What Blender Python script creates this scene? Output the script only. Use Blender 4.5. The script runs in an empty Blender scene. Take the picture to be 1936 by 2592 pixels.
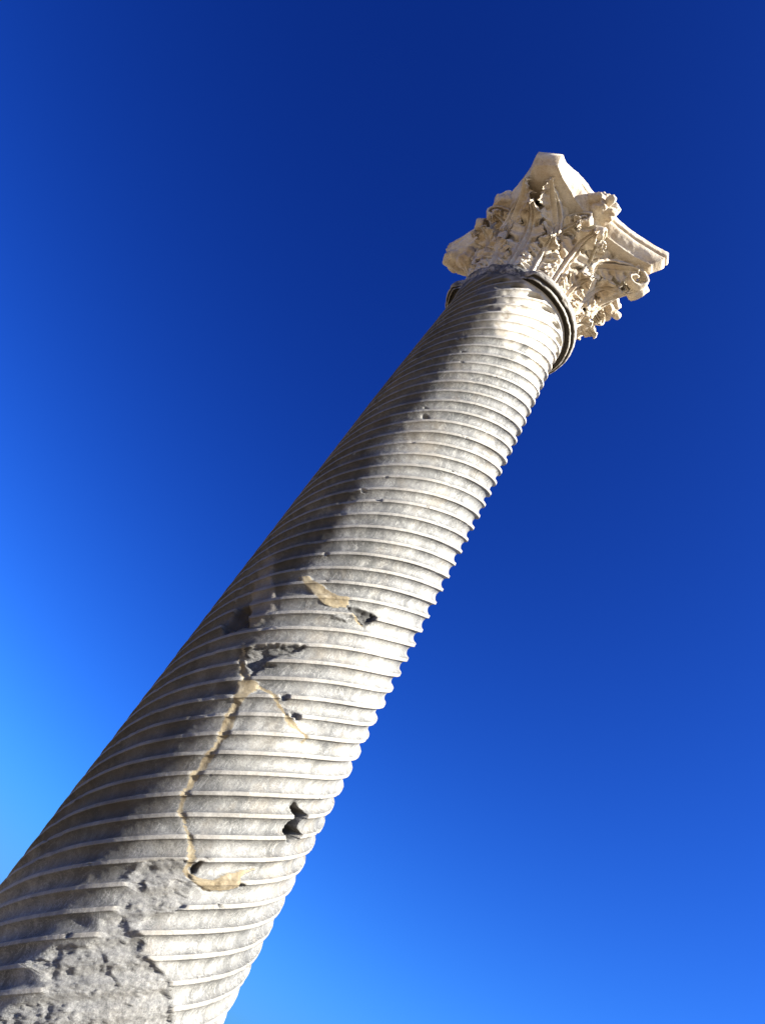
import bpy, math
import numpy as np
from mathutils import Matrix, Vector

# ------------------------------------------------------------------ camera, sky, sun, exposure
scn = bpy.context.scene
EYE = 1.6                                   # eye height; column heights below are measured from the eye
CAM_D = 3.446
PITCH, YAW, ROLL = 0.6228, -0.00884, 0.5660
SUN_AZ, SUN_EL = math.radians(-26), math.radians(34)

camd = bpy.data.cameras.new('camera'); cam = bpy.data.objects.new('camera', camd)
scn.collection.objects.link(cam); scn.camera = cam
fwd = Vector((math.sin(YAW)*math.cos(PITCH), math.cos(YAW)*math.cos(PITCH), math.sin(PITCH)))
r0 = Vector((math.cos(YAW), -math.sin(YAW), 0)); u0 = r0.cross(fwd)
rt = r0*math.cos(ROLL)+u0*math.sin(ROLL); up = -r0*math.sin(ROLL)+u0*math.cos(ROLL)
M = Matrix((rt, up, -fwd)).transposed().to_4x4(); M.translation = Vector((0, -CAM_D, EYE))
cam.matrix_world = M
camd.sensor_fit = 'VERTICAL'; camd.sensor_height = 24.0; camd.lens = 24.0*2198/2592
camd.clip_end = 20000

world = bpy.data.worlds.new('World'); scn.world = world; world.use_nodes = True
wn, wl = world.node_tree.nodes, world.node_tree.links
bg = wn['Background']
sky = wn.new('ShaderNodeTexSky'); sky.sky_type = 'NISHITA'; sky.sun_disc = False
sky.sun_elevation = SUN_EL; sky.sun_rotation = math.pi/2-SUN_AZ
sky.altitude = 0; sky.air_density = 1.0; sky.dust_density = 2.0; sky.ozone_density = 6.0
sep = wn.new('ShaderNodeSeparateColor'); com = wn.new('ShaderNodeCombineColor'); wl.new(sky.outputs[0], sep.inputs[0])
for ch, (gain, pw) in enumerate(((.095, 2.5), (.150, 2.35), (.290, 1.95))):     # deep, saturated Mediterranean blue
    p_ = wn.new('ShaderNodeMath'); p_.operation = 'POWER'; p_.inputs[1].default_value = pw
    m_ = wn.new('ShaderNodeMath'); m_.operation = 'MULTIPLY'; m_.inputs[1].default_value = gain
    c_ = wn.new('ShaderNodeMath'); c_.operation = 'SMOOTH_MIN'; c_.inputs[1].default_value = (.62, 2.0, 5.0)[ch]; c_.inputs[2].default_value = (.4, 1.0, 1.0)[ch]   # keeps the sun's glow from acting as a second lamp
    wl.new(sep.outputs[ch], p_.inputs[0]); wl.new(p_.outputs[0], m_.inputs[0]); wl.new(m_.outputs[0], c_.inputs[0]); wl.new(c_.outputs[0], com.inputs[ch])
wl.new(com.outputs[0], bg.inputs[0])
bg.inputs[1].default_value = 0.05

sund = bpy.data.lights.new('sun', 'SUN'); sund.energy = 5.0; sund.angle = math.radians(0.5); sund.color = (1, .955, .86)
sun = bpy.data.objects.new('sun', sund); scn.collection.objects.link(sun)
sdir = Vector((math.cos(SUN_AZ)*math.cos(SUN_EL), math.sin(SUN_AZ)*math.cos(SUN_EL), math.sin(SUN_EL)))
sun.rotation_euler = sdir.to_track_quat('Z', 'Y').to_euler(); sun.location = sdir*30

scn.view_settings.view_transform = 'Standard'; scn.view_settings.look = 'None'
scn.view_settings.exposure = 2.2; scn.view_settings.gamma = 1; scn.view_settings.use_curve_mapping = False

# ------------------------------------------------------------------ noise and mesh helpers
rng = np.random.default_rng(7)
def _hash(a, b, c):
    h = (a.astype(np.uint32)*np.uint32(374761393)) ^ (b.astype(np.uint32)*np.uint32(668265263)) ^ (c.astype(np.uint32)*np.uint32(2246822519))
    h = (h ^ (h >> np.uint32(13)))*np.uint32(1274126177); h = h ^ (h >> np.uint32(16))
    return (h & np.uint32(0xffff)).astype(np.float32)/65535.0
def vnoise(P):
    P = np.asarray(P, np.float32)+np.float32(1000.0)
    I = np.floor(P).astype(np.int64); F = P-I; F = F*F*(3-2*F)
    x, y, z = I[..., 0], I[..., 1], I[..., 2]; fx, fy, fz = F[..., 0], F[..., 1], F[..., 2]
    out = 0
    for dx in (0, 1):
        wx = fx if dx else 1-fx
        for dy in (0, 1):
            wy = fy if dy else 1-fy
            for dz in (0, 1):
                out = out + wx*wy*(fz if dz else 1-fz)*_hash(x+dx, y+dy, z+dz)
    return out*2-1
def fbm(P, octv=4, gain=.5):
    P = np.asarray(P, np.float32); a, s, o = 1., 0., 0.
    for k in range(octv):
        o = o + a*vnoise(P*(2.03**k)+17.3*k); s += a; a *= gain
    return o/s
def facets(P, seed=0):
    """Broken stone: piecewise planar facets from jittered cells."""
    P = np.asarray(P, np.float32)+np.float32(500.+seed); I = np.floor(P).astype(np.int64)
    best = np.full(P.shape[:-1], 9., np.float32); val = np.zeros_like(best)
    for dx in (-1, 0, 1):
        for dy in (-1, 0, 1):
            for dz in (-1, 0, 1):
                c = I+np.array([dx, dy, dz]); h = [_hash(c[..., 0]+k*101, c[..., 1]+k*57, c[..., 2]+k*13) for k in range(7)]
                o = P-(c+np.stack(h[:3], -1)); d = (o*o).sum(-1)
                v = o[..., 0]*(h[3]*2-1)+o[..., 1]*(h[4]*2-1)+o[..., 2]*(h[5]*2-1)+(h[6]-.5)*.7
                k_ = d < best; best = np.where(k_, d, best); val = np.where(k_, v, val)
    return val
def sstep(a, b, x):
    t = np.clip((x-a)/(b-a), 0, 1); return t*t*(3-2*t)

C = scn.collection
def mesh_obj(name, V, F, mat, parent=None, smooth=True, attrs=None):
    V = np.asarray(V, np.float32); F = np.asarray(F, np.int32)
    me = bpy.data.meshes.new(name); n = F.shape[1]
    me.vertices.add(len(V)); me.vertices.foreach_set('co', V.ravel())
    me.loops.add(F.size); me.loops.foreach_set('vertex_index', F.ravel())
    me.polygons.add(len(F)); me.polygons.foreach_set('loop_start', np.arange(0, F.size, n, dtype=np.int32))
    me.polygons.foreach_set('loop_total', np.full(len(F), n, np.int32))
    me.polygons.foreach_set('use_smooth', np.full(len(F), smooth))
    for k, a in (attrs or {}).items():
        me.attributes.new(k, 'FLOAT', 'POINT').data.foreach_set('value', np.asarray(a, np.float32))
    me.materials.append(mat); me.update(calc_edges=True); me.validate()
    o = bpy.data.objects.new(name, me); C.objects.link(o)
    if parent: o.parent = parent
    return o
def grid_faces(nr, nc, wrap=False):
    r = np.arange(nr-1)[:, None]; c = np.arange(nc if wrap else nc-1)[None, :]
    c2 = (c+1) % nc
    return np.stack([r*nc+c, r*nc+c2, (r+1)*nc+c2, (r+1)*nc+c], -1).reshape(-1, 4)
def weather(V, a1=.004, s1=22, a2=.0015, s2=80, seed=0):
    V = np.asarray(V, np.float32)
    o = np.stack([a1*fbm(V*s1+seed+31*k, 3)+a2*vnoise(V*s2+seed+57*k) for k in range(3)], -1)
    return V+o
def empty(name, label, cat, loc):
    o = bpy.data.objects.new(name, None); C.objects.link(o); o.location = loc
    o.empty_display_size = .2; o['label'] = label; o['category'] = cat; o['kind'] = 'thing'
    return o

# ------------------------------------------------------------------ materials
class NT:
    def __init__(s, name):
        s.m = bpy.data.materials.new(name); s.m.use_nodes = True; s.t = s.m.node_tree
        s.b = s.t.nodes['Principled BSDF']
    def n(s, typ, **kw):
        o = s.t.nodes.new('ShaderNode'+typ)
        for k, v in kw.items(): setattr(o, k, v)
        return o
    def l(s, a, b): s.t.links.new(a, b)
    def noise(s, scale, detail=5, rough=.55, stretch=None, dist=0):
        tc = s.n('TexCoord'); mp = s.n('Mapping'); s.l(tc.outputs['Object'], mp.inputs[0])
        if stretch: mp.inputs['Scale'].default_value = stretch
        t = s.n('TexNoise'); t.inputs['Scale'].default_value = scale; t.inputs['Detail'].default_value = detail
        t.inputs['Roughness'].default_value = rough; t.inputs['Distortion'].default_value = dist
        s.l(mp.outputs[0], t.inputs['Vector']); return t.outputs[0]
    def ramp(s, v, stops):
        r = s.n('ValToRGB'); s.l(v, r.inputs[0]); e = r.color_ramp.elements
        while len(e) < len(stops): e.new(.5)
        for q, (p, c) in zip(e, stops):
            q.position = p; q.color = (c, c, c, 1) if isinstance(c, (int, float)) else (*c, 1)
        return r.outputs[0]
    def mix(s, f, a, b, mode='MIX'):
        m = s.n('Mix', data_type='RGBA', blend_type=mode)
        for sock, val in ((m.inputs[0], f), (m.inputs[6], a), (m.inputs[7], b)):
            if hasattr(val, 'links'): s.l(val, sock)
            else: sock.default_value = val if isinstance(val, (int, float)) else (*val, 1)
        return m.outputs[2]
    def attr(s, name):
        a = s.n('Attribute'); a.attribute_name = name; return a.outputs['Fac']
    def math(s, op, a, b=0.):
        m = s.n('Math', operation=op)
        for sock, val in ((m.inputs[0], a), (m.inputs[1], b)):
            if hasattr(val, 'links'): s.l(val, sock)
            else: sock.default_value = val
        return m.outputs[0]
    def bump(s, h, dist, strength=1.):
        b = s.n('Bump'); b.inputs['Distance'].default_value = dist; b.inputs['Strength'].default_value = strength
        s.l(h, b.inputs['Height']); s.l(b.outputs[0], s.b.inputs['Normal'])

def shaft_material():
    t = NT('weathered_grey_marble')
    mott = t.ramp(t.noise(4.5, 9, .66, (1, 1, .8)), [(.30, (0.080, 0.081, 0.079)), (.43, (0.156, 0.154, 0.146)), (.55, (0.219, 0.215, 0.199)), (.70, (0.294, 0.285, 0.261))])
    cld = t.ramp(t.noise(13, 7, .7, (1, 1, .7)), [(.36, .62), (.5, 1.), (.66, 1.22)])
    col = t.mix(1., mott, cld, 'MULTIPLY')
    big = t.ramp(t.noise(1.7, 5, .6), [(.36, .68), (.52, 1.), (.66, 1.16)])
    col = t.mix(1., col, big, 'MULTIPLY')
    run = t.ramp(t.noise(11, 5, .62, (1, 1, .07), .3), [(.38, .60), (.5, 1.), (.64, 1.10)])
    col = t.mix(1., col, run, 'MULTIPLY')
    vein = t.ramp(t.noise(4, 6, .7, (1.5, 1.5, .4), 1.8), [(.38, 0), (.46, 1), (.5, 1), (.58, 0)])
    col = t.mix(t.math('MULTIPLY', vein, .4), col, (0.085, 0.086, 0.088))
    bei = t.ramp(t.noise(6, 6, .7, (1, 1, .6)), [(.52, 0), (.66, 1)])
    col = t.mix(t.math('MULTIPLY', bei, .45), col, (0.237, 0.205, 0.158))
    wv = t.ramp(t.noise(7, 6, .72, (1, 1, .4), 2.6), [(.487, 0), (.5, 1), (.513, 0)])
    col = t.mix(t.math('MULTIPLY', wv, .6), col, (0.378, 0.370, 0.343))
    fine = t.ramp(t.noise(170, 5, .8), [(.3, .62), (.7, 1.3)])
    col = t.mix(1., col, fine, 'MULTIPLY')
    scr = t.ramp(t.noise(55, 4, .7, (1, 1, .13), 1.0), [(.58, 0), (.68, 1)])
    col = t.mix(t.math('MULTIPLY', scr, .45), col, (0.357, 0.349, 0.322))
    spk = t.ramp(t.noise(60, 3, .7), [(.66, 0), (.71, 1)])
    col = t.mix(t.math('MULTIPLY', spk, .55), col, (0.048, 0.047, 0.045))
    col = t.mix(t.attr('fillet'), col, t.mix(.50, col, (0.335, 0.308, 0.263)))
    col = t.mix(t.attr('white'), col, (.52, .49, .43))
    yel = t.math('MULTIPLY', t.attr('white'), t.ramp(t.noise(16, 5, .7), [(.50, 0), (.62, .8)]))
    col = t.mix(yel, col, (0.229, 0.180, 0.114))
    col = t.mix(t.attr('rough'), col, t.ramp(t.noise(80, 8, .88), [(.36, (.045, .045, .046)), (.46, (.15, .15, .149)), (.54, (.27, .264, .25)), (.64, (.46, .445, .42))]))
    col = t.mix(t.attr('cavity'), col, (0.021, 0.020, 0.018))  # near-black for shadow inside flute ends and holes, and for dark broken stone
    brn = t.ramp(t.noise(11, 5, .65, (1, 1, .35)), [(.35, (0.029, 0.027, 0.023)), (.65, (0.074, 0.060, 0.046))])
    col = t.mix(t.attr('crust_shade'), col, brn)
    col = t.mix(t.attr('tan'), col, (0.162, 0.130, 0.098))
    t.l(col, t.b.inputs['Base Color'])
    t.l(t.ramp(t.noise(30, 4), [(.3, .55), (.7, .8)]), t.b.inputs['Roughness'])
    t.b.inputs['Specular IOR Level'].default_value = .28
    h = t.math('ADD', t.noise(130, 6, .75), t.math('MULTIPLY', t.noise(60, 3, .6, (1, 1, .12)), .35))
    h = t.math('ADD', h, t.math('MULTIPLY', t.math('MULTIPLY', t.noise(60, 9, .9), t.attr('rough')), 6.0))
    t.bump(h, .0028, .8)
    return t.m
def capital_material(name):
    t = NT(name)
    col = t.ramp(t.noise(8, 6, .6), [(.3, (.49, .435, .35)), (.5, (.59, .535, .44)), (.72, (.66, .61, .525))])
    pat = t.ramp(t.noise(4.5, 6, .66), [(.42, 0), (.62, 1)])
    col = t.mix(t.math('MULTIPLY', pat, .55), col, (.32, .215, .11))
    pat2 = t.ramp(t.noise(13, 5, .7), [(.54, 0), (.68, 1)])
    col = t.mix(t.math('MULTIPLY', pat2, .4), col, (0.136, 0.090, 0.053))
    gry = t.ramp(t.noise(10, 5, .7, (1.2, .8, 1)), [(.58, 0), (.7, 1)])
    col = t.mix(t.math('MULTIPLY', gry, .3), col, (0.176, 0.168, 0.156))
    fine = t.ramp(t.noise(150, 5, .75), [(.3, .72), (.7, 1.15)])
    col = t.mix(1., col, fine, 'MULTIPLY')
    t.l(col, t.b.inputs['Base Color']); t.b.inputs['Roughness'].default_value = .8
    t.b.inputs['Specular IOR Level'].default_value = .25
    t.bump(t.math('ADD', t.noise(110, 6, .72), t.noise(28, 4, .6)), .004, .7)
    return t.m
def mortar_material():
    t = NT('yellow_lime_mortar')
    col = t.ramp(t.noise(22, 6, .68), [(.3, (0.193, 0.144, 0.076)), (.5, (0.287, 0.233, 0.144)), (.7, (0.372, 0.318, 0.222))])
    drk = t.ramp(t.noise(9, 5, .7), [(.50, 0), (.64, 1)])
    col = t.mix(t.math('MULTIPLY', drk, .65), col, (0.101, 0.071, 0.037))
    t.l(col, t.b.inputs['Base Color']); t.b.inputs['Roughness'].default_value = .9
    t.bump(t.noise(70, 8, .85), .010, 1.)
    return t.m
def collar_material():
    t = NT('collar_marble')
    col = t.ramp(t.noise(8, 6, .6), [(.32, (0.203, 0.190, 0.171)), (.5, (0.269, 0.249, 0.220)), (.7, (0.328, 0.308, 0.269))])
    dk = t.ramp(t.noise(20, 6, .75), [(.42, 1), (.5, .75), (.58, 0)])
    col = t.mix(t.math('MULTIPLY', dk, t.attr('broken')), col, (0.033, 0.033, 0.035))
    st = t.ramp(t.noise(7, 5, .7), [(.5, 0), (.66, 1)])
    col = t.mix(t.math('MULTIPLY', st, .4), col, (0.118, 0.085, 0.049))
    col = t.mix(t.attr('grime_shade'), col, (0.021, 0.016, 0.011))  # groove dirt, with the shadow of the soffits painted in
    t.l(col, t.b.inputs['Base Color']); t.b.inputs['Roughness'].default_value = .75
    t.bump(t.noise(100, 6, .7), .004, .7)
    return t.m
def ground_material():
    t = NT('dry_pale_earth')
    col = t.ramp(t.noise(1.3, 8, .65), [(.3, (.105, .078, .048)), (.5, (.145, .11, .068)), (.7, (.19, .148, .095))])
    gr = t.ramp(t.noise(.35, 6, .7), [(.58, 0), (.7, 1)])
    col = t.mix(t.math('MULTIPLY', gr, .6), col, (.18, .17, .08))
    t.l(col, t.b.inputs['Base Color']); t.b.inputs['Roughness'].default_value = .95
    t.bump(t.noise(18, 8, .7), .03, .8)
    return t.m
MAT_SHAFT = shaft_material(); MAT_CAP = capital_material('cream_carved_marble'); MAT_MORTAR = mortar_material()
MAT_COLLAR = collar_material(); MAT_GROUND = ground_material()

# ------------------------------------------------------------------ ground
n = 120
g = np.sign(np.linspace(-1, 1, n))*np.abs(np.linspace(-1, 1, n))**4*6000
X, Y = np.meshgrid(g, g)
Z = .05*fbm(np.stack([X*.35, Y*.35, 0*X], -1), 4); Z -= Z.max()*1.0
d = np.hypot(X, Y); Z = Z*sstep(.5, 3, d)+np.where(d < 3, -.002, 0)
gr = mesh_obj('ground', np.stack([X, Y, Z], -1).reshape(-1, 3), grid_faces(n, n), MAT_GROUND)
gr['kind'] = 'structure'

# ------------------------------------------------------------------ column shaft
column = empty('spiral_column', 'grey marble column shaft with spiral flutes, cracks and yellow mortar seams', 'column', (0, 0, 0))
NF, KTW, T0 = 20, 3.8584, 2.8071
ZTOP, ZEND = 4.112, 4.082
def rad(z):
    return .45*(1-.0371*z-.00215*z*z)-.012*sstep(3.0, 4.1, z)
# features in (azimuth, height above eye)
SEAM = [(-2.116, 1.386), (-2.097, 1.356), (-2.032, 1.317), (-2.019, 1.286), (-1.959, 1.258), (-1.932, 1.239), (-1.867, 1.23), (-1.832, 1.199), (-1.821, 1.163), (-1.816, 1.119), (-1.79, 1.074), (-1.786, 1.038), (-1.758, 1.002), (-1.76, .967), (-1.757, .933), (-1.758, .891), (-1.76, .859), (-1.767, .812), (-1.747, .742), (-1.722, .708), (-1.64, .684), (-1.557, .655), (-1.486, .627), (-1.443, .593), (-1.394, .561), (-1.319, .551), (-1.222, .554)]
SEAM_W = np.interp(np.linspace(0, 1, len(SEAM)), [0, .1, .15, .3, .4, .5, .6, .7, .8, .9, 1], [.006, .009, .014, .020, .018, .017, .016, .013, .013, .016, .02])
BRANCH = [(-1.752, 1.218), (-1.604, 1.219), (-1.518, 1.206), (-1.438, 1.192), (-1.383, 1.172), (-1.29, 1.171), (-1.186, 1.166), (-1.135, 1.16), (-1.123, 1.128)]
BRANCH_W = [.009, .008, .007, .009, .011, .010, .009, .006, .003]
THIN = [(-1.337, 1.689), (-1.253, 1.682), (-1.11, 1.698), (-1.006, 1.7)]
THIN_W = [.010, .010, .009, .005]
PATCH = [(-2.023, 1.718), (-1.925, 1.741), (-1.813, 1.719), (-1.72, 1.724), (-1.547, 1.719), (-1.456, 1.739), (-1.42, 1.697), (-1.528, 1.662), (-1.59, 1.652), (-1.704, 1.655), (-1.862, 1.68)]
PATCH2 = [(-1.918, 1.195), (-1.838, 1.221), (-1.752, 1.23), (-1.72, 1.207), (-1.753, 1.184), (-1.781, 1.135), (-1.836, 1.122), (-1.888, 1.163)]
PATCH3 = [(-1.394, .561), (-1.322, .565), (-1.212, .587), (-1.142, .624), (-1.014, .674), (-.891, .705), (-1.012, .646), (-.981, .616), (-1.102, .574), (-1.228, .546), (-1.347, .544)]
TAN = [(-2.601, 1.83), (-2.395, 1.774), (-2.299, 1.69), (-2.173, 1.636), (-2.045, 1.536), (-2.061, 1.472), (-2.151, 1.433), (-2.316, 1.54), (-2.415, 1.629), (-2.505, 1.716), (-2.532, 1.776)]
HOLES = [([(-2.323, 1.526), (-2.232, 1.493), (-2.172, 1.434), (-2.243, 1.418), (-2.373, 1.374), (-2.416, 1.402), (-2.409, 1.464), (-2.381, 1.51)], .05),
         ([(-1.435, 1.7), (-1.371, 1.72), (-1.25, 1.741), (-1.126, 1.754), (-1.122, 1.72), (-1.155, 1.686), (-1.285, 1.689), (-1.375, 1.694)], .035),
         ([(-.875, .963), (-.815, .956), (-.70, .958), (-.725, .925), (-.70, .900), (-.64, .895), (-.66, .878), (-.715, .845), (-.80, .845), (-.835, .86), (-.815, .91), (-.875, .939)], .12),
         ([(-1.421, .573), (-1.408, .589), (-1.373, .608), (-1.355, .586), (-1.351, .569), (-1.378, .564)], .055)]
ROUGHS = [([(-2.018, 1.327), (-1.917, 1.371), (-1.734, 1.413), (-1.552, 1.458), (-1.615, 1.401), (-1.724, 1.355), (-1.787, 1.315), (-1.667, 1.338), (-1.771, 1.291), (-1.848, 1.234), (-1.926, 1.264), (-1.967, 1.304)], .036, .8),
          ([(-1.538, 1.238), (-1.48, 1.259), (-1.453, 1.233), (-1.478, 1.214)], .03, .6),
          ([(-1.429, 1.206), (-1.394, 1.217), (-1.286, 1.216), (-1.277, 1.193), (-1.355, 1.184)], .034, .6),
          ([(-1.022, .626), (-1.001, .633), (-.935, .634), (-.947, .612), (-.995, .612)], .03, .5),
          ([(-1.509, 1.634), (-1.432, 1.658), (-1.347, 1.681), (-1.357, 1.646), (-1.427, 1.635), (-1.494, 1.623)], .018, .0),
          ([(-1.827, .456), (-1.718, .518), (-1.473, .584), (-1.398, .557), (-1.32, .543), (-1.298, .466), (-1.469, .387), (-1.579, .348), (-1.476, .346), (-1.399, .33), (-1.409, .305), (-1.13, .285), (-.93, .19), (-.83, .10), (-.9, -.25), (-2.0, -.25), (-2.042, -.032), (-1.984, -.009), (-1.925, .027), (-1.81, .071), (-1.889, .124), (-2.041, .121), (-1.968, .166), (-1.937, .199), (-1.754, .244), (-1.72, .282), (-1.767, .322), (-1.685, .357), (-1.756, .388), (-1.721, .429)], .014, .0)]
SCAR = .42                                   # metres per radian used for distances on the surface
def seg_dist(pu, pz, a, b, wa=0, wb=0):
    ax, az, bx, bz = a[0]*SCAR, a[1], b[0]*SCAR, b[1]
    dx, dz = bx-ax, bz-az
    t = np.clip(((pu-ax)*dx+(pz-az)*dz)/(dx*dx+dz*dz+1e-12), 0, 1)
    return np.hypot(pu-ax-t*dx, pz-az-t*dz)-(wa+(wb-wa)*t)
def line_sd(pu, pz, pts, w):
    o = np.full(pu.shape, 9.)
    for i in range(len(pts)-1): o = np.minimum(o, seg_dist(pu, pz, pts[i], pts[i+1], w[i], w[i+1]))
    return o
def poly_sd(pu, pz, pts):
    o = np.full(pu.shape, 9.); ins = np.zeros(pu.shape, bool); m = len(pts)
    for i in range(m):
        a, b = pts[i], pts[(i+1) % m]
        o = np.minimum(o, seg_dist(pu, pz, a, b))
        c = (a[1] > pz) != (b[1] > pz)
        xi = (b[0]-a[0])*SCAR*(pz-a[1])/((b[1]-a[1]) or 1e-9)+a[0]*SCAR
        ins ^= c & (pu < xi)
    return np.where(ins, -o, o)

frac_f = .20
sm = np.concatenate([np.linspace(-.5*frac_f, .5*frac_f, 6), frac_f/2+(1-frac_f)*(.5-.5*np.cos(np.linspace(0, np.pi, 24)))[1:-1]])
scol = (np.arange(NF)[:, None]+sm[None, :]).ravel()
ncol = len(scol)
zrow = np.concatenate([np.linspace(-1.28, -.3, 60)[:-1], np.linspace(-.3, 3.95, 1180)[:-1], np.linspace(3.95, ZTOP, 70)])
nrow = len(zrow)
Zg, Sg = np.meshgrid(zrow, scol, indexing='ij')
TH = T0+KTW*(Zg-3.0)+2*np.pi/NF*Sg
Rg = rad(Zg)
TH = TH+.011*fbm(np.stack([np.cos(TH)*1.9, np.sin(TH)*1.9, Zg*2.2], -1), 3)
TW = np.mod(TH+np.pi+.35, 2*np.pi)-np.pi-.35           # wrapped so that the seam of the wrap is at the back
P0 = np.stack([np.cos(TH)*.42, np.sin(TH)*.42, Zg], -1).astype(np.float32)
nLow = fbm(P0*5, 3); nMid = fbm(P0*24+9, 3); nHi = vnoise(P0*95+3)
xs = (np.mod(Sg+.5*frac_f, 1)-frac_f)/(1-frac_f)*2-1    # -1..1 across the flute, < -1 on the fillet
onf = xs < -1
xc = np.clip(np.abs(xs), 0, 1)
e = np.clip((Zg-(ZEND-.046))/.046, 0, None)
q = np.clip(1-xc**2-e**4, 0, None); q[onf] = 0
dep0 = .0215*(Rg/.42)*(1+.16*np.sin(np.floor(Sg+.5*frac_f)*2.4+1.3*np.sin(Zg*1.7)))
# the flutes fade near the neck where the stone has spalled
spall = sstep(.1, .5, fbm(P0*np.array([9, 9, 6])+5, 3)+.75*np.exp(-((TW+2.0)/.40)**2-((Zg-3.88)/.13)**2)-.35)*sstep(3.45, 3.75, Zg)*(1-sstep(4.0, 4.03, Zg))
depth = dep0*q**.62*(1+.12*nLow)*(1-.75*spall)
hole = np.clip(1-((xs*.044)**2+(Zg-(ZEND-.030))**2*1.2)/.023**2, 0, 1)**.5*(~onf)
depth += .055*sstep(0, .5, hole)
rr = Rg-depth
# chips along the fillets and general roughness
chipn = vnoise(P0*np.array([30, 30, 30])+40)+.6*vnoise(P0*75+11)
edge = np.where(onf, 1., np.clip(1-(1-xc)/.16, 0, 1))
chip = sstep(.92, 1.1, chipn)*edge
bigc = sstep(.62-.14*sstep(2.0, 1.2, Zg), .8, vnoise(P0*11+70)+.25*vnoise(P0*60))*edge*.55
rr -= chip*.008+bigc*.010*(.6+.6*np.abs(nMid))
rr += .0011*nMid+.0005*nHi+.0015*nLow
a_fil = np.where(onf, 1., 0.)*(1-.5*chip)
# broad chipped ends seen high on the shaft
for th_, z_, s_ in ((-1.832, 2.82, .020), (-1.901, 2.881, .013), (-1.894, 3.36, .019), (-1.95, 2.25, .012), (-1.2, 2.62, .008), (-2.1, 2.3, .012)):
    dd = np.hypot((TW-th_)*SCAR, (Zg-z_)*1.3)
    rr -= .014*sstep(s_, s_*.4, dd+.006*nMid)
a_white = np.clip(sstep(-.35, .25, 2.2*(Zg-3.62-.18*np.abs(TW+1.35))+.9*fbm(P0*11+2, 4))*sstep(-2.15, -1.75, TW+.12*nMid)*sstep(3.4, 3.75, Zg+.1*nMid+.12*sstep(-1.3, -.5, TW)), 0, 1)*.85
a_rough = np.clip(.7*bigc+.8*chip, 0, 1); a_cav = .92*sstep(.1, .5, hole); a_tan = np.zeros_like(rr)  # a_cav starts with the flute-end shadow, painted dark
grp = np.zeros(rr.shape, np.int32)
facet = fbm(P0*13+3, 2); ridg = None
def region(pts, margin=.04):
    a = np.array(pts); return (TW > a[:, 0].min()-margin/SCAR) & (TW < a[:, 0].max()+margin/SCAR) & (Zg > a[:, 1].min()-margin) & (Zg < a[:, 1].max()+margin)
for pts, dp, dark in ROUGHS:
    k = region(pts, .10); pu, pz = TW[k]*SCAR, Zg[k]
    sd = poly_sd(pu, pz, pts)+(.014 if dp == .014 else .006)*nMid[k]+.004*nHi[k]
    m = sstep(.003, -.004, sd)
    Pk = P0[k]+.006*np.stack([nMid[k], nHi[k], nMid[k]], -1)
    if dp == .014: rr[k] += .55*depth[k]*sstep(.09, 0., sd)*sstep(.42, .30, pz)
    base = Rg[k]-dp*(.6+.4*sstep(0, -.03, sd))-.003*facet[k]+.0045*facets(Pk*13)+.0038*facets(Pk*40, 40)+.0016*facets(Pk*110, 80)-.0006*nHi[k]
    if dp == .014: base -= .5*dep0[k]*np.where(onf[k], 0, .5+.5*np.cos(np.pi*xc[k]))
    rr[k] = rr[k]*(1-m)+np.minimum(base, rr[k]+.006)*m
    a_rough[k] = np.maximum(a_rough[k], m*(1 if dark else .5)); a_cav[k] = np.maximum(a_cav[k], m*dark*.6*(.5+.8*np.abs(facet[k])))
    a_fil[k] *= 1-m
k = region(TAN); sd = poly_sd(TW[k]*SCAR, Zg[k], TAN)+.012*nMid[k]
m = sstep(.004, -.004, sd); a_tan[k] = m*(.35+.5*sstep(-.2, .4, nMid[k])); rr[k] += m*(.30*depth[k]+.003*nMid[k])
for gi, (pts, w, kind) in enumerate(((SEAM, SEAM_W, 0), (BRANCH, BRANCH_W, 0), (THIN, THIN_W, 0), (PATCH, None, 1), (PATCH2, None, 1), (PATCH3, None, 1)), 1):
    k = region(pts); pu, pz = TW[k]*SCAR, Zg[k]
    sd = (poly_sd(pu, pz, pts) if kind else line_sd(pu, pz, pts, w))+.0045*nMid[k]+.002*nHi[k]+(0 if kind else (.006 if gi == 1 else .0025)*vnoise(P0[k]*34+90)+(.002 if gi == 1 else 0.))
    m = sstep(.002, -.0025, sd)
    lvl = Rg[k]-((.62*depth[k]+.001) if kind else (.80*depth[k]+.004))-.0025*nMid[k]-.001*nHi[k]-.004*sstep(0, -.02, sd)*(0 if kind else 1)
    rr[k] = rr[k]*(1-m)+lvl*m
    grp[k] = np.where(m > .5, gi, grp[k])
    a_rough[k] *= 1-m; a_cav[k] *= 1-m
for pts, dp in HOLES:
    k = region(pts); sd = poly_sd(TW[k]*SCAR, Zg[k], pts)+.004*nMid[k]+.002*nHi[k]-(.001 if dp == .055 else .003)
    m = sstep(.002, -.004, sd)
    rr[k] = rr[k]*(1-m)+(Rg[k]-dp*(.6+.4*sstep(0, -.02, sd))-.006*facet[k]+.012*facets(P0[k]*22, 7)-.004*nHi[k])*m
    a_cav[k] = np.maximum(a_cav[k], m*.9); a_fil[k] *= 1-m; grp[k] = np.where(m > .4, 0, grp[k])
# apophyge: the neck swells under the astragal
rr += .006*sstep(4.07, ZTOP, Zg)
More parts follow.
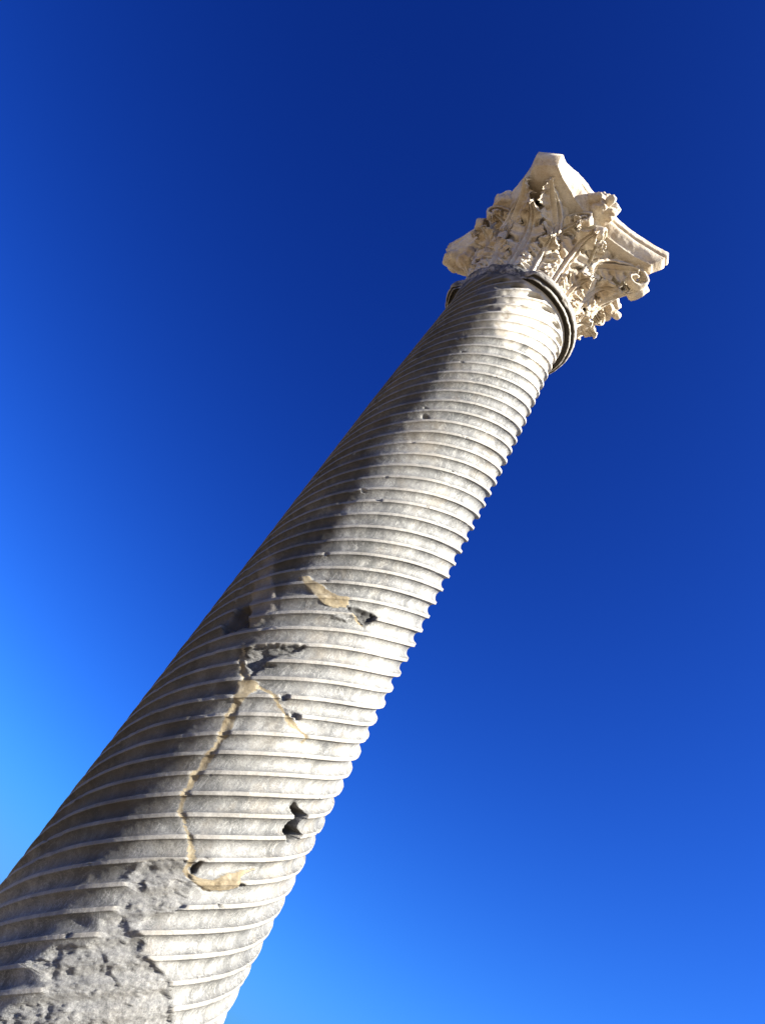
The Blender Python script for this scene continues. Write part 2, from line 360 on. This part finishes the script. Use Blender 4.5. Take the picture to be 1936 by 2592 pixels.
# black crusty streaks, and shade of the sunless side put into the colour
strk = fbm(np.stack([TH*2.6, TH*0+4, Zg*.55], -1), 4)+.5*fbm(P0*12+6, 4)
a_crust_shade = sstep(-.15, .5, strk*.8+1.2*np.exp(-((TW+2.60)/.56)**2)-.20)*.76*(1-.45*a_fil)
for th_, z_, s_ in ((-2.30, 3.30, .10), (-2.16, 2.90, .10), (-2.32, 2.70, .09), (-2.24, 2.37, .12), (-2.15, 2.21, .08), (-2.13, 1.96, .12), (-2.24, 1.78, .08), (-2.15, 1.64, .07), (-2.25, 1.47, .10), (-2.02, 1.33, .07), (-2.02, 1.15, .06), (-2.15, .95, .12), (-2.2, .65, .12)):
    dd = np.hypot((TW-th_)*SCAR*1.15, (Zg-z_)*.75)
    a_crust_shade = np.maximum(a_crust_shade, .9*sstep(s_*1.2, s_*.25, dd+.05*strk+.02*nMid)*(1-.3*a_fil))
a_crust_shade *= sstep(.15, .6, Zg)*(1-a_tan)*(1-.6*a_rough)
V = np.stack([np.cos(TH)*rr, np.sin(TH)*rr, Zg+EYE], -1).reshape(-1, 3)
F = grid_faces(nrow, ncol, True)
fg = grp.ravel()[F]; fgrp = np.where((fg > 0).sum(1) >= 3, fg.max(1), 0)
def pieces(idx):
    """Connected patches among the faces idx of F."""
    lab = {}
    def find(a):
        while lab.setdefault(a, a) != a: lab[a] = lab[lab[a]]; a = lab[a]
        return a
    ff = F[idx].tolist()
    for f in ff:
        r = find(f[0])
        for b in f[1:]: lab[find(b)] = r
    root = np.array([find(f[0]) for f in ff])
    return [idx[root == a] for a in np.unique(root)]
fills = []
for gi in range(1, 7):
    for pc in pieces(np.nonzero(fgrp == gi)[0]):
        if len(pc) > 30: fills.append(pc)
        else: fgrp[pc] = 0
attrs = dict(fillet=a_fil*.8, white=a_white, rough=a_rough, cavity=np.clip(a_cav, 0, 1), crust_shade=np.clip(a_crust_shade, 0, 1), tan=a_tan)
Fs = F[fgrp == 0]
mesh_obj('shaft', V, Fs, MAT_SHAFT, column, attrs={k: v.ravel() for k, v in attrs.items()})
for pc in fills:
    u, inv = np.unique(F[pc], return_inverse=True)
    mesh_obj('mortar_fill', V[u], inv.reshape(-1, 4), MAT_MORTAR, column)

def lathe(name, prof, mat, parent, nth=360, sub=6, fn=None, amp=.0015, attrs_fn=None):
    prof = np.array(prof, float)
    t = np.concatenate([np.linspace(i, i+1, sub, endpoint=False) for i in range(len(prof)-1)]+[[len(prof)-1]])
    pr = np.interp(t, np.arange(len(prof)), prof[:, 0]); pz = np.interp(t, np.arange(len(prof)), prof[:, 1])
    th = np.linspace(-np.pi, np.pi, nth, endpoint=False)
    Zl, Tl = np.meshgrid(pz, th, indexing='ij'); Rl = np.repeat(pr[:, None], nth, 1)
    at = None
    if fn: Rl, Zl, at = fn(Rl, Zl, Tl)
    Vl = np.stack([np.cos(Tl)*Rl, np.sin(Tl)*Rl, Zl+EYE], -1).reshape(-1, 3)
    Vl = weather(Vl, amp*2, 18, amp, 70)
    return mesh_obj(name, Vl, grid_faces(len(pz), nth, True), mat, parent, attrs=at)
def collar_fn(R, Z, T):
    Pn = np.stack([np.cos(T)*.4, np.sin(T)*.4, Z], -1); nz = fbm(Pn*14, 3); nf = fbm(Pn*40, 3)
    m = sstep(-1.60, -1.78, T+.16*nz)*sstep(-3.08, -2.92, T+.05*nz)
    tgt = .352+(Z-4.10)*.10+.016*nz+.007*nf
    R2 = np.where(R > tgt, R*(1-m)+tgt*m, R)
    bite = (sstep(.3, .6, nz)*.009+.004*np.maximum(nf, 0))*(R > .37)
    return R2-bite, Z, dict(broken=np.clip(m*1.2+.5*sstep(-1.1, -1.6, T), 0, 1).ravel(), grime_shade=((Z < 4.146)*(R < .3855)*(R > .345)*.85+(R > .3885)*(R < .4055)*(Z > 4.127)*(Z < 4.17)*.85).ravel()*(1-.6*m.ravel()))
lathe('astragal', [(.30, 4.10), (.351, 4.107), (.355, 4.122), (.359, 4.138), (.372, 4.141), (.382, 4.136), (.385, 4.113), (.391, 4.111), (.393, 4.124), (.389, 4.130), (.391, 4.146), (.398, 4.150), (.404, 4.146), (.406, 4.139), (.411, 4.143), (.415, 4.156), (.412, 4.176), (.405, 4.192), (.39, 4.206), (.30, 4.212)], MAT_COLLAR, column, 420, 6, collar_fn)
lathe('base_moulding', [(.40, -1.25), (.495, -1.255), (.50, -1.275), (.53, -1.28), (.555, -1.30), (.56, -1.325), (.55, -1.35), (.53, -1.362), (.515, -1.38), (.52, -1.41), (.55, -1.425), (.60, -1.43), (.63, -1.46), (.635, -1.49), (.62, -1.52), (.59, -1.532), (.40, -1.533)], MAT_COLLAR, column, 180, 3)
def block(name, hx, hy, z0, z1, mat, parent, nn=14):
    g = np.linspace(-1, 1, nn); Vs, Fs, o = [], [], 0
    A, B = np.meshgrid(g, g); fl = grid_faces(nn, nn)
    for ax in range(3):
        for sg in (-1, 1):
            p = np.zeros((nn, nn, 3)); p[..., ax] = sg; p[..., (ax+1) % 3] = A; p[..., (ax+2) % 3] = B
            nrm = p/np.linalg.norm(p, ord=8, axis=-1, keepdims=True)
            Vs.append(nrm.reshape(-1, 3)); Fs.append((fl if sg > 0 else fl[:, ::-1])+o); o += nn*nn
    Vv = np.concatenate(Vs)*np.array([hx, hy, (z1-z0)/2])+np.array([0, 0, (z0+z1)/2])
    return mesh_obj(name, weather(Vv, .006, 9, .002, 50), np.concatenate(Fs), mat, parent)
block('plinth', .66, .66, -.10, .085, MAT_COLLAR, column)

# ------------------------------------------------------------------ capital
CZ0, CZ1, CZ2 = 4.205, 4.790, 4.945            # foot, underside and top of the abacus
PHI = math.radians(-120)                       # azimuth of the corner turned to the viewer
capital = empty('corinthian_capital', 'cream carved capital with acanthus leaves and concave abacus, crowning the spiral shaft', 'capital', (0, 0, CZ0+EYE))
IM = np.array([0, 0, CZ0+EYE])
def cap_part(name, V, F, seed=0, a=(.004, 22, .0016, 80), mat=None):
    V = weather(np.asarray(V, np.float32), *a, seed=seed)
    return mesh_obj(name, V-IM, F, mat or MAT_CAP, capital)
def bell_r(z):
    t = np.clip((z-CZ0)/(CZ1-CZ0), 0, 1)
    return .325+.02*t+.05*t**3+.025*t**9
# bell
zz = np.linspace(CZ0-.01, CZ1+.01, 60); th = np.linspace(0, 2*np.pi, 200, endpoint=False)
ZB, TB = np.meshgrid(zz, th, indexing='ij'); RB = bell_r(ZB)
cap_part('bell', np.stack([np.cos(TB)*RB, np.sin(TB)*RB, ZB+EYE], -1).reshape(-1, 3), grid_faces(60, 200, True), 3)

def rotz(v, a):
    c, s = np.cos(a), np.sin(a); return np.stack([v[..., 0]*c-v[..., 1]*s, v[..., 0]*s+v[..., 1]*c, v[..., 2]], -1)
def norm(v): return v/np.maximum(np.linalg.norm(v, axis=-1, keepdims=True), 1e-9)
def leaf_mesh(P, N, W, lobes=4, slant=.6, thick=.018, fold=0., hug=0., relief=1.9, nu=61, half=None, tip=1., drop=0.):
    """Acanthus leaf: P spine points, N face normals, W half width; lobed outline, ribs, drilled eyes."""
    nv = len(P); T = norm(np.gradient(P, axis=0)); N = norm(N-(N*T).sum(-1, keepdims=True)*T); B = np.cross(T, N)
    L = np.linalg.norm(np.diff(P, axis=0), axis=1).sum()
    v = np.linspace(0, 1, nv)[:, None]; u = np.linspace(-1, 1, nu)[None, :]
    env = (.62+.38*np.sin(np.pi*np.clip(v*1.05+.1, 0, 1))**.8)*np.sqrt(np.clip(1-((v-.55)/.452).clip(0)**2.6, 0, 1))
    ph = np.mod(v*lobes+.15, 1.)
    lob = .42+.58*np.sin(np.pi*ph)**.6
    teeth = 1+.09*(np.abs(np.mod(ph*4, 1)-.5)*4-1)*(np.abs(u) > .75)
    au = np.abs(u)
    prof = env*(1-(1-lob)*au**1.3)*teeth
    x = u*W*prof
    eye = np.exp(-((au-.48)/.12)**2-(np.minimum(ph, 1-ph)/.10)**2)
    slit = np.exp(-(np.minimum(ph, 1-ph)/.06)**2)*sstep(.45, .7, au)
    rib = .5+.5*np.cos(2*np.pi*ph*2)
    h = relief*(.006*np.exp(-(u/.06)**2)-.008*np.exp(-((au-.16)/.07)**2)-.030*eye-.012*slit-.009*rib*sstep(.15, .5, au)+.013*au**2*np.sin(np.pi*ph))
    h = h-fold*np.abs(x)-hug*x*x
    sl = slant*au*W*env*(1-.4*v)
    h = h*np.clip((1-v)*9, 0, 1)**.5
    A = P[:, None, :]+B[:, None, :]*x[..., None]+T[:, None, :]*sl[..., None]*.5*tip
    A[..., 2] -= drop*au**2*v**2
    front = A+N[:, None, :]*h[..., None]
    th_ = thick*(1-.55*au**2)*(1-.35*v)
    back = A+N[:, None, :]*(np.minimum(h, 0)*.35-th_-fold*np.abs(x)*.0)[..., None]
    Fr = grid_faces(nv, nu); k = nv*nu
    Vv = np.concatenate([front.reshape(-1, 3), back.reshape(-1, 3)])
    ring = np.concatenate([np.arange(nu), np.arange(1, nv)*nu+nu-1, (nv-1)*nu+np.arange(nu-2, -1, -1), np.arange(nv-2, 0, -1)*nu])
    r2 = np.roll(ring, -1)
    side = np.stack([ring, ring+k, r2+k, r2], -1)
    return Vv, np.concatenate([Fr[:, ::-1], Fr+k, side])
def row_leaf(az, z0, h, w, curl, reach, seed, broken=0.):
    """Leaf that hugs the bell and then rolls outwards at the top."""
    nv = 64; v = np.linspace(0, 1, nv); L = h*1.32
    tp = 1-broken
    v = v*tp
    ang = np.radians(4)+np.radians(15)*sstep(.3, .62, v)+np.radians(curl)*sstep(.60, 1.0, v)**1.15
    ds = L/nv*tp
    r = bell_r(z0)+.016+np.concatenate([[0], np.cumsum(np.sin(ang)*ds)[:-1]])*reach; z = z0+np.concatenate([[0], np.cumsum(np.cos(ang)*ds)[:-1]])
    r = np.maximum(r, bell_r(np.minimum(z, CZ1))+.014)
    ca, sa = math.cos(az), math.sin(az)
    P = np.stack([r*ca, r*sa, z+EYE], -1)
    N = np.stack([np.cos(ang)*ca, np.cos(ang)*sa, -np.sin(ang)], -1)
    V, F = leaf_mesh(P, N, w, lobes=4, hug=.9, thick=.03)
    return cap_part('acanthus_leaf', V, F, seed, (.0045, 14, .0012, 75))
for i in range(8):
    j = rng.uniform(-.02, .02)
    row_leaf(PHI+math.radians(22.5+45*i)+j, CZ0+.004, .235*rng.uniform(.95, 1.06), .104, 84+rng.uniform(-20, 20), 1.0, i*11.3, broken=[0, .0, .05, 0, .1, 0, .2, .12][i])
for i in range(8):
    j = rng.uniform(-.02, .02)
    row_leaf(PHI+math.radians(45*i)+j, CZ0+.03, .40*rng.uniform(.96, 1.05), .108, 104+rng.uniform(-16, 16), 1.0, 100+i*7.7, broken=[.0, .0, 0, .0, .1, 0, .2, .1][i])

def pol(az, r, z): return np.array([math.cos(az)*r, math.sin(az)*r, z+EYE])
def bez(pts, n):
    t = np.linspace(0, 1, n)[:, None]; p = [np.array(q, float)[None, :] for q in pts]
    while len(p) > 1: p = [p[i]*(1-t)+p[i+1]*t for i in range(len(p)-1)]
    return p[0]
def ribbon_mesh(P, W, wid, thk, taper=None):
    """Channelled strap swept along P; W is the strap's width direction."""
    T = norm(np.gradient(P, axis=0)); W = norm(W-(W*T).sum(-1, keepdims=True)*T); Nn = np.cross(T, W)
    sec = np.array([(-1, -.5), (-1, .5), (-.72, .62), (-.5, .2), (0, .05), (.5, .2), (.72, .62), (1, .5), (1, -.5), (.5, -.55), (0, -.6), (-.5, -.55)])
    tp = np.ones(len(P)) if taper is None else taper
    V = P[:, None]+W[:, None]*(sec[:, 0]*wid/2)[None, :, None]*tp[:, None, None]+Nn[:, None]*(sec[:, 1]*thk)[None, :, None]*tp[:, None, None]
    ns = len(sec); F = grid_faces(len(P), ns, True); V = V.reshape(-1, 3)
    c0, c1 = len(V), len(V)+1
    V = np.concatenate([V, P[:1], P[-1:]])
    a = np.arange(ns); b = (a+1) % ns; o = (len(P)-1)*ns
    caps = np.concatenate([np.stack([b, a, np.full(ns, c0), np.full(ns, c0)], -1), np.stack([a+o, b+o, np.full(ns, c1), np.full(ns, c1)], -1)])
    return V, F, caps
def ribbon(name, P, W, wid, thk, taper, seed):
    V, F, caps = ribbon_mesh(P, W, wid, thk, taper)
    V = np.concatenate([V]); tri = np.concatenate([np.stack([F[:, 0], F[:, 1], F[:, 2]], -1), np.stack([F[:, 0], F[:, 2], F[:, 3]], -1), caps[:, :3]])
    V = weather(V, .009, 13, .004, 45, seed=seed)
    return mesh_obj(name, V-IM, tri, MAT_CAP, capital)
def scroll_path(S, E, zdip, rad0, turns, side, n=60, m=70):
    """Rise from S to the top of a spiral centred at E, then wind inwards; the spiral lies in the vertical plane of travel."""
    hd = E-S; hd[2] = 0; hd = norm(hd); up_ = np.array([0, 0, 1.])
    top = E+up_*rad0
    a = bez([S, S+up_*zdip, top-hd*.14+up_*.0, top], n)
    t = np.linspace(0, 1, m+1)[1:]; an = t*turns*2*np.pi; rr_ = rad0*(1-.72*t)
    b = E+up_*(np.cos(an)*rr_)[:, None]+hd*(np.sin(an)*rr_)[:, None]
    P = np.concatenate([a, b]); Wd = np.cross(hd, up_)
    return P, np.repeat(Wd[None], len(P), 0), hd
def blob(name, c, ax, size, seed, lob=0, amp=.18, nn=30):
    """Lumpy carved knob with its axis along ax; lob > 0 cuts petal lobes."""
    g = np.linspace(-1, 1, nn); A, Bq = np.meshgrid(g, g); fl = grid_faces(nn, nn); Vs, Fs, o = [], [], 0
    for a_ in range(3):
        for sg in (-1, 1):
            p = np.zeros((nn, nn, 3)); p[..., a_] = sg; p[..., (a_+1) % 3] = A; p[..., (a_+2) % 3] = Bq
            Vs.append(norm(p).reshape(-1, 3)); Fs.append((fl if sg > 0 else fl[:, ::-1])+o); o += nn*nn
    d = np.concatenate(Vs)
    ax = norm(np.array(ax, float)); e1 = norm(np.cross(ax, [0, 0, 1.])); e2 = np.cross(ax, e1)
    al = np.arctan2(d[:, 1], d[:, 0]); po = np.hypot(d[:, 0], d[:, 1])
    s = 1+amp*fbm(d*1.6+seed, 2 if not lob else 4)
    if lob:
        s = s*(1-.30*po**1.0*(1-np.abs(np.cos(al*lob/2+seed)))**1.2)*(1+.28*np.exp(-(po/.28)**2)*(d[:, 2] > 0)-.42*np.exp(-((po-.42)/.12)**2)*(d[:, 2] > 0))
    q = d*s[:, None]*np.array(size)
    V = np.array(c)+q[:, :1]*e1+q[:, 1:2]*e2+q[:, 2:3]*ax
    return cap_part(name, V, np.concatenate(Fs), seed, (.006, 16, .003, 60))

# caulicoli, calyx leaves, corner volutes and inner helices, one set on each side of every corner
for i in range(4):
    azc = PHI+i*math.pi/2
    for sd in (-1, 1):
        seed = 200+i*17+sd*5
        azs = azc+sd*math.radians(24)
        S = pol(azs, bell_r(4.42)+.02, 4.40)
        st_top = pol(azs, bell_r(4.56)+.04, 4.555)
        P = bez([S, (S+st_top)/2+pol(azs, .02, -EYE), st_top], 14)
        ribbon('stem', P, np.repeat(np.cross(norm(st_top-S), pol(azs, 1, -EYE))[None], 14, 0), .055, .026, np.linspace(.8, 1.15, 14), seed)
        # outer calyx leaf sweeping to the corner
        E_ = pol(azc+sd*math.radians(8.0), .575, 4.765)
        P = bez([st_top, st_top+np.array([0, 0, .12]), E_*.5+st_top*.5+np.array([0, 0, .06]), E_, E_+pol(azc+sd*.1, .05, -EYE-.02)], 44)
        out = norm(pol(azc+sd*math.radians(46), 1, -EYE-.35))
        V, F = leaf_mesh(P, np.repeat(out[None], 44, 0), .105, lobes=4, fold=.45, thick=.022, slant=.8)
        if not (i == 3):
            cap_part('calyx_leaf', V, F, seed+1, (.004, 22, .0018, 80))
        # inner calyx leaf curling to the face
        azf = azc+sd*math.pi/4
        E2 = pol(azf-sd*math.radians(12), .46, 4.70)
        P = bez([st_top, st_top+np.array([0, 0, .10]), E2-pol(azf, .05, -EYE), E2, E2+pol(azf, .05, -EYE-.035)], 40)
        V, F = leaf_mesh(P, np.repeat(norm(pol(azf, 1, -EYE-.45))[None], 40, 0), .062, lobes=3, fold=.1, thick=.02, slant=.8)
        cap_part('calyx_leaf', V, F, seed+2, (.004, 22, .0018, 80))
        # corner volute (lost on the near corner, worn to a lump on the left one)
        if i in (1, 2):
            Ev = pol(azc+sd*math.radians(3.6), .615, 4.690)
            P, Wd, hd = scroll_path(st_top+pol(azs, .02, -EYE), Ev, .15, .078, 1.08, sd)
            ribbon('volute', P, Wd, .062, .015, np.concatenate([np.linspace(.75, 1, 60), np.linspace(1, .7, 70)]), seed+3)
        elif i == 0:
            P, Wd, hd = scroll_path(st_top+pol(azs, .02, -EYE), pol(azc+sd*math.radians(5), .60, 4.71), .15, .06, 1.5, sd)
            P, Wd = P[:52], Wd[:52]
            ribbon('volute', P, Wd, .05, .016, np.linspace(.8, .95, 52), seed+3)
        # inner helix under the flower
        Eh = pol(azf-sd*math.radians(8), .475, 4.735)
        P, Wd, hd = scroll_path(st_top+pol(azs, .012, -EYE), Eh, .14, .050, 1.2, sd)
        ribbon('helix', P, Wd, .058, .013, np.concatenate([np.linspace(.8, 1, 60), np.linspace(1, .7, 70)]), seed+4)
# worn lump where the left corner's volutes were
azC = math.radians(149)
blob('volute', pol(azC, .565, 4.80), pol(azC, 1, -EYE-.15), (.095, .065, .13), 411, amp=.4)
blob('volute', pol(azC+.12, .47, 4.715), pol(azC, 1, -EYE-.4), (.085, .085, .085), 421, amp=.45)

# abacus: concave sides, cut corners, cavetto and ovolo
NL, NS = 34, 121
AZC = [math.radians(q) for q in (-117.5, -35, 60, 149)]; RD = [.845, .785, .78, .785]; TRS = [.118, .052, .06, .07]
tt = np.linspace(-1, 1, NS)
def outline(off):
    pts = []
    for i in range(4):
        a0, a1 = AZC[i], AZC[(i+1) % 4]
        p0 = np.array([math.cos(a0), math.sin(a0)])*(RD[i]+off); p1 = np.array([math.cos(a1), math.sin(a1)])*(RD[(i+1) % 4]+off)
        tan = (p1-p0)/np.linalg.norm(p1-p0); nrm_ = np.array([tan[1], -tan[0]])
        q0, q1 = p0+tan*TRS[i]-nrm_*.009, p1-tan*TRS[(i+1) % 4]-nrm_*.009
        s_ = (tt+1)/2
        pts.append(q0[None]*(1-s_)[:, None]+q1[None]*s_[:, None]-nrm_[None]*(.092*(1-tt**2))[:, None])
    return np.concatenate(pts)
def aba_off(t):     # inward offset of the outline from underside (0) to top (1)
    o = -.062*(1-sstep(0, .55, t))**1.3
    o = o-.012*np.exp(-((t-.60)/.035)**2)
    return o+.010*sstep(.62, .72, t)-.012*sstep(.86, 1., t)**2
lv = np.linspace(0, 1, NL); rows = [np.concatenate([outline(-.16)*.78, np.full((NS*4, 1), CZ1+EYE+.004)], 1)]
for t_ in lv: rows.append(np.concatenate([outline(float(aba_off(t_))), np.full((NS*4, 1), CZ1+(CZ2-CZ1)*t_+EYE)], 1))
for s_ in (.9, .5, .02): rows.append(np.concatenate([outline(-.01)*s_, np.full((NS*4, 1), CZ2+EYE+.001)], 1))
Va = np.array(rows)
# wear: corner on the left is ground down, the near one loses its underside
azv = np.arctan2(Va[..., 1], Va[..., 0]); rv = np.hypot(Va[..., 0], Va[..., 1])
def angd(a, b): return np.abs(np.mod(a-b+np.pi, 2*np.pi)-np.pi)
wn_ = fbm(Va*7+4, 4)
wl_ = np.exp(-(angd(azv, azC)/.42)**2)*sstep(.45, .7, rv)
Va[..., :2] *= (1-wl_*(.015+.06*np.maximum(wn_, 0)))[..., None]
Va[..., 2] += wl_*(.028*wn_-.012)
wf = np.exp(-(angd(azv, PHI-.78)/.6)**2)*(rv > .3); Va[..., :2] *= (1-wf*.05*np.maximum(wn_+.2, 0))[..., None]
wa = .85*np.exp(-(angd(azv, AZC[0]+.05)/.30)**2); wa[0] = 0; wa[-3:] = 0     # mouldings worn off the near corner
Va[..., :2] = Va[..., :2]*(1-wa[..., None])+outline(-.022)[None]*wa[..., None]*(1-.03*(1-np.linspace(0, 1, len(rows))))[:, None, None]
rn = .9*np.exp(-(angd(azv, AZC[0])/.24)**2)*sstep(.45, .66, rv)
tz = np.clip((Va[..., 2]-EYE-CZ1)/(CZ2-CZ1), 0, 1)
Va[..., :2] *= (1-rn*(.10*tz**3+.05*(1-tz)**2+.10*np.maximum(fbm(Va*5+11, 3), 0)))[..., None]
Va[..., 2] -= rn*.03*tz*sstep(.55, .72, rv)
Fa = grid_faces(len(rows), NS*4, True)
cap_part('abacus', Va.reshape(-1, 3), Fa, 500, (.0045, 16, .0015, 70))
# flowers in the middle of the abacus sides
for azf_, rf_, zf_, sz, lobn, sd_ in ((-78, .525, 4.885, (.105, .092, .085), 5, 600), (6, .485, 4.868, (.10, .088, .09), 6, 609.7), (104, .48, 4.875, (.09, .085, .08), 6, 619), (-155, .455, 4.885, (.085, .075, .075), 0, 629)):
    a_ = math.radians(azf_)
    blob('abacus_flower', pol(a_, rf_, zf_), pol(a_, 1, -EYE-.12), sz, sd_, lobn, .34)
